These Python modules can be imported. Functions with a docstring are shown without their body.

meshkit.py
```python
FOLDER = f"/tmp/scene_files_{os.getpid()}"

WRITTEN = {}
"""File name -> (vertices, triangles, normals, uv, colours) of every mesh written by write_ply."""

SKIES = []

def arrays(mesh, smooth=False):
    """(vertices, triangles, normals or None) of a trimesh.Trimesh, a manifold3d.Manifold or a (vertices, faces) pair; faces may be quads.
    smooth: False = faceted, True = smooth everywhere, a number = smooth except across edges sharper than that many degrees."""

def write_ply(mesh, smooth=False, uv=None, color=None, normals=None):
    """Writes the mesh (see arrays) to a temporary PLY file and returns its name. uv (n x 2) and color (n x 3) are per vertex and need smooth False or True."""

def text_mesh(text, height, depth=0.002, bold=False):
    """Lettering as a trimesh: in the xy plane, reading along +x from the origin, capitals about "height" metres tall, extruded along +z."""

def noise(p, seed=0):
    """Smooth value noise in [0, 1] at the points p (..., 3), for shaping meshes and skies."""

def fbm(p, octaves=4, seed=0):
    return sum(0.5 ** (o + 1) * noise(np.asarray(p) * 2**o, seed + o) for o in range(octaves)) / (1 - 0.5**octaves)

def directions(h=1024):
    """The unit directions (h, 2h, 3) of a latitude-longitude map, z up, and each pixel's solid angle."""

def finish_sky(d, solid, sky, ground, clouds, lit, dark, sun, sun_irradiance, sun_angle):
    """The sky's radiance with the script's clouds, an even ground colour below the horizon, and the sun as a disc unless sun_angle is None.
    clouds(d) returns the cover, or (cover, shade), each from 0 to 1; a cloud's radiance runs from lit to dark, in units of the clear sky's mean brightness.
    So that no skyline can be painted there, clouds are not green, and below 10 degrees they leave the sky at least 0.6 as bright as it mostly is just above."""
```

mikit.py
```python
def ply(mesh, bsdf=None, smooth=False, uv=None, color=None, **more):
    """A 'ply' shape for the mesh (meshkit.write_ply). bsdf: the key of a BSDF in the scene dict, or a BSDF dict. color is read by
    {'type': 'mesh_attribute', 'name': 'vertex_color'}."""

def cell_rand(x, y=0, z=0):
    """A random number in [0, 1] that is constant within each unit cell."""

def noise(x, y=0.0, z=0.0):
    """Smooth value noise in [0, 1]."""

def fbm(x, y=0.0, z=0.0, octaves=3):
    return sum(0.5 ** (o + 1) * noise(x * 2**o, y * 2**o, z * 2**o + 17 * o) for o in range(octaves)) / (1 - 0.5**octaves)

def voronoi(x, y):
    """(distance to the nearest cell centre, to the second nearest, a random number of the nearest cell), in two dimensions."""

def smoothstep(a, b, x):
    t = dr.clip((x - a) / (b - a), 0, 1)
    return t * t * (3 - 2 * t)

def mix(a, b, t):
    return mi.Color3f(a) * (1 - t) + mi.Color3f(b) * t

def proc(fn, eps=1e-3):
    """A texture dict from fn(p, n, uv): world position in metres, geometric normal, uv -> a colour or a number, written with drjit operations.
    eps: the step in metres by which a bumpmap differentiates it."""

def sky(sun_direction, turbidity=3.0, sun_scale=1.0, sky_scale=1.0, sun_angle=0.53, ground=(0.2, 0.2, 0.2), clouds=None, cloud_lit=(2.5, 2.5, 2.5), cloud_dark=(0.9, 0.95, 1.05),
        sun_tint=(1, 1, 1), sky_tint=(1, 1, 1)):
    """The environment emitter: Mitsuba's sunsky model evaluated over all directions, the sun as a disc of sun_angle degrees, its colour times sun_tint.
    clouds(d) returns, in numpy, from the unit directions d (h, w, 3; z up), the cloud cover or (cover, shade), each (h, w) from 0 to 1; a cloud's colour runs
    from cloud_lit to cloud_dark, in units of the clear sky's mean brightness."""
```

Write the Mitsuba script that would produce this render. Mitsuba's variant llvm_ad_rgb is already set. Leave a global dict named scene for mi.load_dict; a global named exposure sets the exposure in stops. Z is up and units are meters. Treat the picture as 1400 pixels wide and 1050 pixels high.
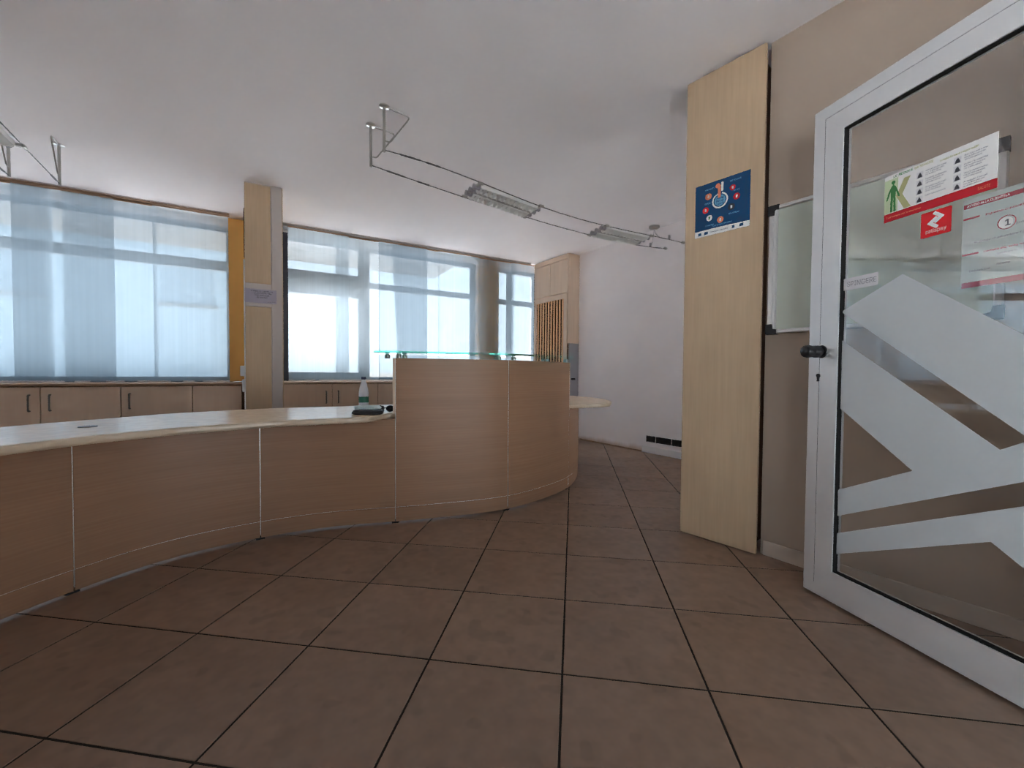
import math
import numpy as np, trimesh, drjit as dr, mitsuba as mi, mikit, meshkit
import shapely, shapely.geometry as sg, shapely.affinity as sa
from shapely.ops import unary_union
from trimesh.creation import extrude_polygon, icosphere, revolve
TF = mi.ScalarTransform4f
rng = np.random.default_rng(7)
scene, labels = {}, {}

# ------------------------------------------------------------------ camera, sky, exposure
CAM_H = 0.976
PITCH, ROLL = -0.0258, 0.00708
fwd = np.array([0, math.cos(PITCH), math.sin(PITCH)])
right0 = np.array([1.0, 0, 0]); up0 = np.cross(right0, fwd)
rgt = right0 * math.cos(ROLL) + up0 * math.sin(ROLL)
upv = np.cross(rgt, fwd)
org = np.array([0, 0, CAM_H])
scene['camera'] = {'type': 'perspective', 'fov': 2 * math.degrees(math.atan(700 / 568.33)), 'fov_axis': 'x', 'near_clip': 0.02,
                   'to_world': TF().look_at(origin=org.tolist(), target=(org + fwd).tolist(), up=upv.tolist())}


def cloud(d):
    n = meshkit.fbm(d * 3.0 + 5.0, 4, 3)
    return np.full(d.shape[:2], 0.93), np.clip(0.15 + 0.7 * (n - 0.3), 0, 1)


SUN = 1.3       # hazy high sun over the street side: it lights the paving outside the windows
scene['sky'] = mikit.sky([-0.22, 0.27, 0.94], turbidity=4.0, sun_scale=SUN, sun_angle=4.0, sun_tint=(0.80, 0.92, 1.15), ground=(0.22, 0.22, 0.21), clouds=cloud,
                         cloud_lit=(0.88, 1.09, 1.24), cloud_dark=(0.66, 0.85, 1.0))
exposure = 4.2

# ------------------------------------------------------------------ materials
N, FBM, SS, MIX = mikit.noise, mikit.fbm, mikit.smoothstep, mikit.mix
C3 = mi.Color3f


def rgb(r, g, b):
    return {'type': 'rgb', 'value': [float(r), float(g), float(b)]}


def mat(name, base, rough=0.5, metallic=0.0, spec=0.5, two=True, bump=None, bump_scale=0.001, **kw):
    b = {'type': 'principled', 'base_color': rgb(*base) if isinstance(base, tuple) else base, 'roughness': rough if isinstance(rough, dict) else float(rough),
         'metallic': float(metallic), 'specular': float(spec), **kw}
    if bump is not None:
        b = {'type': 'bumpmap', 'arbitrary': mikit.proc(bump, 0.0008), 'scale': float(bump_scale), 'bsdf': b}
    scene[name] = {'type': 'twosided', 'b': b} if two else b
    return name


def wood_h(p, n, uv):       # reception desk laminate, grain runs level
    g = FBM(p.x * 2.6, p.y * 2.6, p.z * 130.0, 3)
    g2 = N(p.x * 9.0, p.y * 9.0, p.z * 330.0)
    big = FBM(p.x * 1.2 + 9, p.y * 1.2, p.z * 14.0, 2)
    c = MIX((0.325, 0.18, 0.105), (0.375, 0.22, 0.135), g)
    return c * (0.94 + 0.08 * g2) * (0.95 + 0.10 * big)


def wood_v(p, n, uv):       # maple veneer, grain runs upright
    g = FBM(p.x * 70.0, p.y * 70.0, p.z * 2.2, 3)
    g2 = N(p.x * 200.0, p.y * 200.0, p.z * 9.0)
    big = FBM(p.x * 7 + 3, p.y * 7, p.z * 2.4, 3)
    c = MIX((0.54, 0.39, 0.25), (0.60, 0.445, 0.295), g)
    return c * (0.96 + 0.05 * g2) * (0.92 + 0.15 * big)


def wood_cab(p, n, uv):
    g = FBM(p.x * 30.0, p.y * 30.0, p.z * 1.8, 3)
    big = FBM(p.x * 5 + 3, p.y * 5, p.z * 1.2, 2)
    return MIX((0.60, 0.45, 0.34), (0.68, 0.53, 0.41), g) * (0.88 + 0.24 * big)


def wood_top(p, n, uv):
    g = FBM(p.x * 3.0 + p.y * 30, p.y * 3 - p.x * 30, 0.0, 3)
    return MIX((0.58, 0.45, 0.32), (0.68, 0.55, 0.41), g)


TC = np.array([0.0547705, -3.97277]); TYAW = -0.145886; TS = 0.45
RX = np.array([math.cos(TYAW), -math.sin(TYAW)]); RY = np.array([math.sin(TYAW), math.cos(TYAW)])


def tile_to_world(q):
    d = (np.asarray(q, float) - TC) * TS
    return np.stack([d @ RX, d @ RY], -1)


def tile_col(p, n, uv):
    tx = (p.x * float(RX[0]) + p.y * float(RY[0])) / TS + float(TC[0])
    ty = (p.x * float(RX[1]) + p.y * float(RY[1])) / TS + float(TC[1])
    r = mikit.cell_rand(tx, ty, 3)
    r2 = mikit.cell_rand(tx, ty, 8)
    cl = FBM(p.x * 4.0 + 31 * r, p.y * 4.0 + 17 * r, 3.0, 4)
    fine = FBM(p.x * 28.0, p.y * 28.0, 1.0, 3)
    spk = SS(0.70, 0.82, FBM(p.x * 15.0 + 40, p.y * 15.0, 7.0, 2))
    c = MIX((0.225, 0.145, 0.102), (0.28, 0.19, 0.14), cl)
    c = MIX(c, (0.26, 0.155, 0.10), 0.25 * r2)
    return c * (0.88 + 0.22 * fine) * (0.95 + 0.10 * r) * (1 - 0.10 * spk)


def tile_rough(p, n, uv):
    return 0.34 + 0.16 * FBM(p.x * 9.0, p.y * 9.0, 2.0, 3)


def plaster(base, amp=0.06, f=2.2):
    def fn(p, n, uv):
        return C3(*base) * (1 - amp + 2 * amp * FBM(p.x * f, p.y * f, p.z * f, 4))
    return fn


def plaster_bump(p, n, uv):
    return FBM(p.x * 60.0, p.y * 60.0, p.z * 60.0, 2)


def far_wall_col(p, n, uv):     # white paint, scuffed low down along the floor
    m = FBM(p.x * 3.0, p.y * 3.0, p.z * 3.0, 4)
    dirt = SS(0.09, 0.0, p.z + 0.05 * (FBM(p.x * 14, p.y * 14, 0.0, 3) - 0.5))
    return MIX(C3(0.92, 0.885, 0.89) * (0.95 + 0.08 * m), (0.50, 0.36, 0.26), 0.75 * dirt)


def brushed(p, n, uv):
    return C3(0.80, 0.81, 0.82) * (0.92 + 0.14 * FBM(p.x * 5.0, p.y * 5.0, p.z * 5.0, 4))


mat('m_ceiling', mikit.proc(plaster((0.895, 0.875, 0.885), 0.03, 1.3)), 0.9, spec=0.1)
mat('m_wall_far', mikit.proc(far_wall_col), 0.8, spec=0.2)
mat('m_wall_right', mikit.proc(plaster((0.46, 0.375, 0.305), 0.05)), 0.7, spec=0.3, bump=plaster_bump, bump_scale=0.0006)
mat('m_wall_plain', mikit.proc(plaster((0.74, 0.71, 0.68), 0.04)), 0.8, spec=0.2)
mat('m_ochre', (0.86, 0.49, 0.15), 0.7, spec=0.2)
mat('m_tile', mikit.proc(tile_col), mikit.proc(tile_rough), spec=0.5)
mat('m_grout', (0.03, 0.024, 0.02), 0.9, spec=0.1)
mat('m_wood_desk', mikit.proc(wood_h), 0.42, spec=0.35)
mat('m_wood_maple', mikit.proc(wood_v), 0.5, spec=0.4)
mat('m_wood_cab', mikit.proc(wood_cab), 0.45, spec=0.4)
mat('m_wood_top', mikit.proc(wood_top), 0.22, spec=0.5)
mat('m_track', (0.30, 0.27, 0.25), 0.6, spec=0.3)
mat('m_wood_edge', (0.30, 0.19, 0.12), 0.6, spec=0.3)
mat('m_slat', (0.70, 0.40, 0.22), 0.5, spec=0.3)
mat('m_slat_back', (0.05, 0.022, 0.012), 0.8, spec=0.2)
mat('m_dark_wood', (0.12, 0.06, 0.035), 0.7, spec=0.2)
mat('m_alu', mikit.proc(brushed), 0.42, metallic=0.5, spec=0.5)
mat('m_alu_strip', (0.80, 0.80, 0.80), 0.3, metallic=0.8)
mat('m_steel', (0.42, 0.41, 0.39), 0.35, metallic=0.85)
mat('m_handle', (0.14, 0.13, 0.12), 0.4, metallic=0.5)
mat('m_wire', (0.10, 0.10, 0.10), 0.4, metallic=0.6)
mat('m_chrome', (0.80, 0.80, 0.79), 0.15, metallic=1.0)
mat('m_louvre', (0.86, 0.86, 0.84), 0.35, metallic=0.25)
mat('m_black', (0.012, 0.012, 0.014), 0.45, spec=0.5)
mat('m_gasket', (0.01, 0.01, 0.01), 0.8, spec=0.2)
mat('m_knob', (0.010, 0.010, 0.011), 0.22, spec=0.5)
mat('m_frame_dark', (0.020, 0.022, 0.035), 0.4, spec=0.4)
mat('m_white', (0.80, 0.80, 0.80), 0.45, spec=0.4)
mat('m_white_grey', (0.66, 0.65, 0.66), 0.6, spec=0.3)
mat('m_stile', (0.54, 0.485, 0.455), 0.6, spec=0.3)
mat('m_grey_metal', (0.30, 0.29, 0.31), 0.5, spec=0.4)
mat('m_base_right', (0.56, 0.49, 0.42), 0.5, spec=0.4)
mat('m_whiteboard', (0.60, 0.66, 0.58), 0.25, spec=0.5)
mat('m_paper', (0.80, 0.79, 0.77), 0.7, spec=0.2)
mat('m_paper_lilac', (0.40, 0.37, 0.44), 0.7, spec=0.2)
mat('m_ink', (0.05, 0.05, 0.06), 0.7, spec=0.2)
mat('m_ink_soft', (0.30, 0.30, 0.32), 0.7, spec=0.2)
mat('m_red', (0.52, 0.02, 0.03), 0.5, spec=0.3)
mat('m_red_bright', (0.70, 0.02, 0.025), 0.35, spec=0.4)
mat('m_maroon', (0.34, 0.01, 0.03), 0.5, spec=0.3)
mat('m_green', (0.06, 0.22, 0.07), 0.6, spec=0.2)
mat('m_green_pale', (0.55, 0.64, 0.42), 0.6, spec=0.2)
mat('m_olive', (0.45, 0.44, 0.22), 0.6, spec=0.2)
mat('m_blue', (0.006, 0.055, 0.15), 0.4, spec=0.4)
mat('m_blue_light', (0.12, 0.33, 0.50), 0.5, spec=0.3)
mat('m_orange', (0.75, 0.25, 0.14), 0.5, spec=0.3)
mat('m_pink', (0.88, 0.50, 0.47), 0.5, spec=0.2)
mat('m_navy', (0.02, 0.03, 0.10), 0.4, spec=0.4)
mat('m_label_green', (0.02, 0.14, 0.09), 0.4, spec=0.4)
mat('m_cloth_grey', (0.55, 0.62, 0.61), 0.8, spec=0.2)
mat('m_concrete', (0.16, 0.163, 0.158), 0.9, spec=0.1)
mat('m_facade', (0.25, 0.32, 0.37), 0.9, spec=0.1)
mat('m_facade_window', (0.16, 0.21, 0.25), 0.3, spec=0.5)
mat('m_paving', (0.72, 0.73, 0.74), 0.9, spec=0.1)
mat('m_cap', (0.03, 0.04, 0.10), 0.4, spec=0.4)


def weave(p, n, uv):     # uneven vertical threads of the sheer
    return C3(0.43, 0.50, 0.545) * (0.90 + 0.16 * FBM(p.x * 45.0, p.y * 45.0, p.z * 0.7, 3))


scene['m_sheer'] = {'type': 'mask', 'opacity': 0.66, 'b': {'type': 'principledthin', 'base_color': mikit.proc(weave), 'roughness': 0.8, 'diff_trans': 1.5, 'eta': 1.2}}


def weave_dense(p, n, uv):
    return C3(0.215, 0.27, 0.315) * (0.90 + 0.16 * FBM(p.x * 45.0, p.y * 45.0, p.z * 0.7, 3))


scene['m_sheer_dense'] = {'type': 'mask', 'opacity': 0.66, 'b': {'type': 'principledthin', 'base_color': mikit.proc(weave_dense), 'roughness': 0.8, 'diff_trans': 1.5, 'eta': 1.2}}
scene['m_pane'] = {'type': 'thindielectric', 'int_ior': 1.5}
scene['m_door_pane'] = {'type': 'thindielectric', 'int_ior': 1.9}
scene['m_frost'] = {'type': 'principledthin', 'base_color': rgb(0.70, 0.74, 0.76), 'roughness': 0.5, 'diff_trans': 0.55, 'eta': 1.4}
scene['m_glass_green'] = {'type': 'dielectric', 'int_ior': 1.5, 'specular_transmittance': rgb(0.30, 0.76, 0.67)}
scene['m_bottle'] = {'type': 'mask', 'opacity': 0.5, 'b': {'type': 'principledthin', 'base_color': rgb(0.85, 0.88, 0.95), 'roughness': 0.15, 'diff_trans': 1.2, 'eta': 1.45}}
scene['m_notice'] = {'type': 'twosided', 'b': {'type': 'principled', 'base_color': rgb(0.50, 0.55, 0.53), 'roughness': 0.6}}


# ------------------------------------------------------------------ helpers
def cat(*ms):
    return trimesh.util.concatenate([m for m in ms if m is not None])


def put(key, mesh, bsdf, smooth=False, **kw):
    k, i = key, 0
    while k in scene:
        i += 1
        k = f'{key}_{i:03d}'
    scene[k] = mikit.ply(mesh, bsdf, smooth, **kw)
    return k


def name(base):
    used = set(k.split('__')[0] for k in list(scene) + list(labels))
    k, i = base, 0
    while k in used:
        i += 1
        k = f'{base}_{i:03d}'
    return k


def thing(base, label, category, group=None):
    k = name(base)
    labels[k] = {'label': label, 'category': category}
    if group:
        labels[k]['group'] = group
    return k


def tell(k, label, category=None, group=None, kind=None):
    labels[k] = {'label': label}
    if category: labels[k]['category'] = category
    if group: labels[k]['group'] = group
    if kind: labels[k]['kind'] = kind


def struct(k, label=None):
    labels[k] = {'kind': 'structure', **({'label': label} if label else {})}


def stuff(k):
    labels[k] = {'kind': 'stuff'}


def box(x0, x1, y0, y1, z0, z1, b=0.0):
    if b <= 0:
        m = trimesh.creation.box((x1 - x0, y1 - y0, z1 - z0))
        m.apply_translation(((x0 + x1) / 2, (y0 + y1) / 2, (z0 + z1) / 2))
        return m
    h = np.array([x1 - x0, y1 - y0, z1 - z0]) / 2
    pts = []
    for s in np.array(np.meshgrid([-1, 1], [-1, 1], [-1, 1])).reshape(3, -1).T:
        for ax in range(3):
            q = h - b; q[ax] = h[ax]
            pts.append(s * q)
    m = trimesh.Trimesh(np.array(pts)).convex_hull
    m.apply_translation(((x0 + x1) / 2, (y0 + y1) / 2, (z0 + z1) / 2))
    return m


class Frame:
    """An upright plane: x runs along it, y is up, z is the normal towards the room."""
    def __init__(self, o, ang, z=0.0):
        a = math.radians(ang)
        self.o = np.array([o[0], o[1], z], float); self.e = np.array([math.cos(a), math.sin(a), 0]); self.n = np.array([self.e[1], -self.e[0], 0])
        self.M = np.eye(4); self.M[:3, 0] = self.e; self.M[:3, 1] = [0, 0, 1]; self.M[:3, 2] = self.n; self.M[:3, 3] = self.o

    def __call__(self, m):
        m = m.copy(); m.apply_transform(self.M); return m

    def box(self, *a, b=0.0):
        return self(box(*a, b=b))

    def pt(self, x, y=0.0, z=0.0):
        return self.o + self.e * x + np.array([0, 0, y]) + self.n * z

    def poly(self, p, z0, t):
        g = p if isinstance(p, (sg.Polygon, sg.MultiPolygon)) else sg.Polygon(p)
        ms = [extrude_polygon(q, t, engine='earcut') for q in (g.geoms if hasattr(g, 'geoms') else [g])]
        m = cat(*ms); m.apply_translation((0, 0, z0)); return self(m)

    def text(self, s, h, x, y, z, t=0.0006, bold=False, w=None, rot=0.0):
        m = meshkit.text_mesh(s, h, t, bold)
        if w is not None:
            m.apply_scale((w / (m.bounds[1][0] - m.bounds[0][0]), 1, 1))
        if rot: m.apply_transform(trimesh.transformations.rotation_matrix(rot, (0, 0, 1)))
        m.apply_translation((x, y, z)); return self(m)


def tube(pts, r, n=10):
    """Round bar along a polyline with mitred joints and closed ends."""
    p = np.asarray(pts, float); r = np.broadcast_to(r, (len(p),))
    t = np.gradient(p, axis=0); t /= np.linalg.norm(t, axis=1, keepdims=True)
    ref = np.array([0, 0, 1.0]) if abs(t[0][2]) < 0.9 else np.array([1.0, 0, 0])
    a = np.cross(t[0], ref); a /= np.linalg.norm(a)
    V = []
    for i in range(len(p)):
        a = a - t[i] * (a @ t[i]); a /= np.linalg.norm(a); b = np.cross(t[i], a)
        ang = np.arange(n) * 2 * np.pi / n
        V.append(p[i] + r[i] * (np.cos(ang)[:, None] * a + np.sin(ang)[:, None] * b))
    V = np.vstack(V); F = []
    for i in range(len(p) - 1):
        for j in range(n):
            k = (j + 1) % n
            F += [[i * n + j, i * n + k, (i + 1) * n + k], [i * n + j, (i + 1) * n + k, (i + 1) * n + j]]
    L = len(V); V = np.vstack([V, p[0], p[-1]]); e = (len(p) - 1) * n
    for j in range(n):
        k = (j + 1) % n
        F += [[L, k, j], [L + 1, e + j, e + k]]
    m = trimesh.Trimesh(V, np.array(F), process=False)
    m.fix_normals(); return m


def cyl(a, b, r, n=20):
    return tube([a, (np.asarray(a, float) + np.asarray(b, float)) / 2, b], r, n)


def resample(poly, step):
    ring = np.array(sg.polygon.orient(poly, 1.0).exterior.coords)
    ls = sg.LineString(ring); k = max(12, int(ls.length / step))
    return np.array([ls.interpolate(i / k, normalized=True).coords[0] for i in range(k)])


def slab(poly, z0, z1, r, step=0.02, seg=5):
    """A level board with the outline of the polygon (counter-clockwise) and a half-round edge of radius r at top and bottom."""
    P = resample(poly, step); k = len(P)
    t = np.roll(P, -1, 0) - np.roll(P, 1, 0); t /= np.linalg.norm(t, axis=1, keepdims=True)
    nrm = np.stack([t[:, 1], -t[:, 0]], 1)
    prof = [(r * (1 - math.sin(q)), z0 + r * (1 - math.cos(q))) for q in np.linspace(0, math.pi / 2, seg)]
    prof += [(r * (1 - math.cos(q)), z1 - r + r * math.sin(q)) for q in np.linspace(0, math.pi / 2, seg)]
    rings = [np.c_[P - nrm * d, np.full(k, z)] for d, z in prof]
    V = np.vstack(rings); F = []
    i = np.arange(k); j = (i + 1) % k
    for a in range(len(rings) - 1):
        F.append(np.stack([a * k + i, a * k + j, (a + 1) * k + j], 1)); F.append(np.stack([a * k + i, (a + 1) * k + j, (a + 1) * k + i], 1))
    out = [trimesh.Trimesh(V, np.vstack(F), process=False)]
    for ring, z, flip in ((rings[0], z0, True), (rings[-1], z1, False)):
        v, f = trimesh.creation.triangulate_polygon(sg.Polygon(ring[:, :2]), engine='earcut')
        m = trimesh.Trimesh(np.c_[v, np.full(len(v), z)], f, process=False)
        if (m.face_normals[0][2] > 0) == flip: m.invert()
        out.append(m)
    return cat(*out)


def lathe(profile, n=28):
    m = revolve(np.array(profile), sections=n); m.fix_normals(); return m


# ------------------------------------------------------------------ the setting
CEIL = 2.74
WIN = Frame((-3.205, 4.699), 30.0)          # plane of the hanging curtains; x = 0 beside the pier
FAR = Frame((1.0, 6.187), math.degrees(math.atan2(4.771 - 6.187, 1.967 - 1.0)))
RW = Frame((1.39, 2.227), -54.5)            # right wall with the whiteboard
DOOR = Frame((1.332, 1.868), -77.0)         # the open glass door, latch edge at x = 0
HINGE = DOOR.pt(0.97)
REAR = Frame(HINGE[:2] + np.array([0.02, 0.0]), 214.0)   # entrance wall behind the camera, x runs left
WX0, WX1 = -5.2, 4.75                       # ends of the window wall
DEPTH = 0.24                                # window plane behind the curtains

# outline of the room at the inner faces
wl, wr = WIN.pt(WX0, 0, -DEPTH)[:2], WIN.pt(WX1, 0, -DEPTH)[:2]


def cross2(p, d, q, g):
    A = np.array([[d[0], -g[0]], [d[1], -g[1]]]); t = np.linalg.solve(A, np.asarray(q) - np.asarray(p)); return np.asarray(p) + np.asarray(d) * t[0]


far_top = cross2(FAR.o[:2], FAR.e[:2], wl, WIN.e[:2])
far_end = FAR.pt(3.6)[:2]
rw_end = cross2(RW.o[:2], RW.e[:2], REAR.o[:2], REAR.e[:2])
left_end = cross2(wl, WIN.n[:2], REAR.o[:2], REAR.e[:2])
hall = far_end + np.array([-0.42, -1.4])
room = sg.Polygon([wl, far_top, far_end, hall + np.array([0.9, -0.5]), rw_end + np.array([0.9, 0.6]), rw_end, left_end])
room_out = room.buffer(0.25, join_style=2)

m = extrude_polygon(room_out, 0.10, engine='earcut'); m.apply_translation((0, 0, -0.102))
put('floor', m, 'm_grout'); struct('floor', 'dark brown square floor tiles laid on the skew with thin dark joints')
m = extrude_polygon(room_out, 0.2, engine='earcut'); m.apply_translation((0, 0, CEIL))
put('ceiling', m, 'm_ceiling'); struct('ceiling', 'plain pale grey plastered ceiling')

G = 0.0034                                   # half a joint
unit = box(-TS / 2 + G, TS / 2 - G, -TS / 2 + G, TS / 2 - G, -0.0015, 0.0, 0.0)
tv = np.array([[sx * (TS / 2 - G), sy * (TS / 2 - G)] for sx, sy in ((-1, -1), (1, -1), (1, 1), (-1, 1))])
bev = 0.0012
V = np.vstack([np.c_[tv, np.full(4, -0.004)], np.c_[tv, np.full(4, -bev)], np.c_[tv * (1 - 2 * bev / TS), np.zeros(4)]])
Fq = []
for a in (0, 4):
    for i in range(4):
        j = (i + 1) % 4
        Fq += [[a + i, a + j, a + 4 + j], [a + i, a + 4 + j, a + 4 + i]]
Fq += [[8, 9, 10], [8, 10, 11], [0, 2, 1], [0, 3, 2]]
tile_dict = mikit.ply(trimesh.Trimesh(V, np.array(Fq), process=False), 'm_tile')
rest = []
desk_hide = sg.Polygon([(-4.2, 0.5), (-2.2, 0.5), (-2.35, 1.9), (-1.9, 2.7), (-0.9, 3.0), (-0.2, 3.3), (0.3, 4.0), (0.3, 5.4), (-0.3, 5.8), (-2.6, 4.4), (-3.0, 4.5), (-5.5, 3.0)])
for i in range(-22, 24):
    for j in range(-22, 24):
        c = tile_to_world([i + 0.5, j + 0.5])
        quad = sg.Polygon(tile_to_world(np.array([[i, j], [i + 1, j], [i + 1, j + 1], [i, j + 1]], float)))
        if not room_out.contains(quad):
            g = quad.buffer(-G, join_style=2).intersection(room_out.buffer(-0.01))
            if g.area > 0.002 and g.geom_type == 'Polygon':
                mm = extrude_polygon(g, 0.004, engine='earcut'); mm.apply_translation((0, 0, -0.004)); rest.append(mm)
            continue
        yaw = math.atan2(RX[1], RX[0])
        R4 = np.eye(4); R4[:2, 0] = [RX[0], RY[0]]; R4[:2, 1] = [RX[1], RY[1]]; R4[:2, 3] = c
        seen = c[1] > 0.35 and abs(c[0]) < 1.38 * c[1] + 0.6 and not desk_hide.contains(quad)
        if seen:
            k, q = 'floor__tile', 0
            q = sum(1 for s in scene if s.startswith('floor__tile'))
            k = 'floor__tile' if q == 0 else f'floor__tile_{q:03d}'
            scene[k] = {**tile_dict, 'to_world': TF(R4)}
        else:
            mm = trimesh.Trimesh(V, np.array(Fq), process=False); mm.apply_transform(R4); rest.append(mm)
stuff(put('floor__further_tiles', cat(*rest), 'm_tile'))

# window wall: sill, lintel, ochre piers, left and right ends
def wbox(x0, x1, y0, y1, z0, z1, b=0.0):
    return WIN.box(x0, x1, y0, y1, z0, z1, b=b)


B0, B1 = -DEPTH - 0.22, -DEPTH
put('wall_window', cat(wbox(WX0 - 0.2, WX1 + 0.2, 0, 0.84, B0, B1), wbox(WX0 - 0.2, WX1 + 0.2, 2.66, CEIL, B0, B1), wbox(4.32, WX1 + 0.2, 0.84, 2.66, B0, B1)), 'm_wall_plain')
struct('wall_window')
put('wall_pier', wbox(0.213, 0.517, 0, CEIL, B0, 1.05), 'm_stile'); struct('wall_pier', 'narrow pier clad in wood panels standing out between the two window bays')
put('wall_ochre', wbox(-0.005, 0.2125, 0.86, 2.71, B0, -0.055), 'm_ochre'); struct('wall_ochre', 'strip of ochre painted wall beside the left windows')
put('wall_ochre_001', wbox(3.17, 3.53, 0.84, 2.66, B0, -DEPTH + 0.1), 'm_ochre'); struct('wall_ochre_001', 'ochre painted wall strip behind the sheer panels on the right')
# cladding of the pier front: recessed wood panels in a pale frame
zf = 1.05
put('wall_pier__panel', wbox(0.2135, 0.424, 1.806, 2.728, zf + 0.0005, zf + 0.006, 0.001), 'm_wood_maple')
put('wall_pier__panel', wbox(0.2135, 0.424, 0.10, 1.586, zf + 0.0005, zf + 0.006, 0.001), 'm_wood_maple')
put('wall_pier__stile', wbox(0.430, 0.517, 0.0, CEIL, zf + 0.0005, zf + 0.012, 0.002), 'm_stile')
put('wall_pier__rail', wbox(0.2135, 0.428, 1.588, 1.804, zf + 0.0005, zf + 0.011, 0.002), 'm_stile')
put('wall_pier__side_slot', wbox(0.205, 0.2128, 2.05, 2.50, zf - 0.10, zf - 0.03), 'm_dark_wood')
put('wall_pier__side_panel', wbox(0.517, 0.525, 0.0, CEIL, 0.0, zf), 'm_wood_maple')

# other walls
put('wall_far', FAR.box(-1.2, 3.8, 0, CEIL, -0.2, 0), 'm_wall_far'); struct('wall_far', 'plain off-white wall scuffed along the floor')
rw_len = float(np.linalg.norm(rw_end - RW.o[:2]))
put('wall_right', RW.box(-0.036, rw_len + 0.1, 0, CEIL, -0.30, 0), 'm_wall_right'); struct('wall_right', 'beige plastered wall behind the open glass door')
put('baseboard_right', RW.box(-0.02, rw_len, 0.0, 0.078, 0.0005, 0.012, b=0.002), 'm_base_right'); struct('baseboard_right')
put('baseboard_far', FAR.box(1.16, 3.4, 0.0, 0.078, 0.0005, 0.014, b=0.002), 'm_white'); struct('baseboard_far', 'short white baseboard under the black sockets')
put('trim_far', FAR.box(0.03, 1.158, 0.0, 0.014, 0.0005, 0.006), 'm_wood_edge'); struct('trim_far')
LEFT = Frame(wl, math.degrees(math.atan2(WIN.n[1], WIN.n[0])))
ll = float(np.linalg.norm(left_end - wl))
put('wall_left', LEFT.box(-0.2, ll + 0.2, 0, CEIL, -0.22, 0), 'm_wall_plain'); struct('wall_left')
hp = [far_end, hall + np.array([0.9, -0.5]), rw_end + np.array([0.9, 0.6])]
put('wall_passage', extrude_polygon(sg.LineString(hp).buffer(0.08, cap_style=2, join_style=2), CEIL, engine='earcut'), 'm_wall_plain'); struct('wall_passage')
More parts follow.
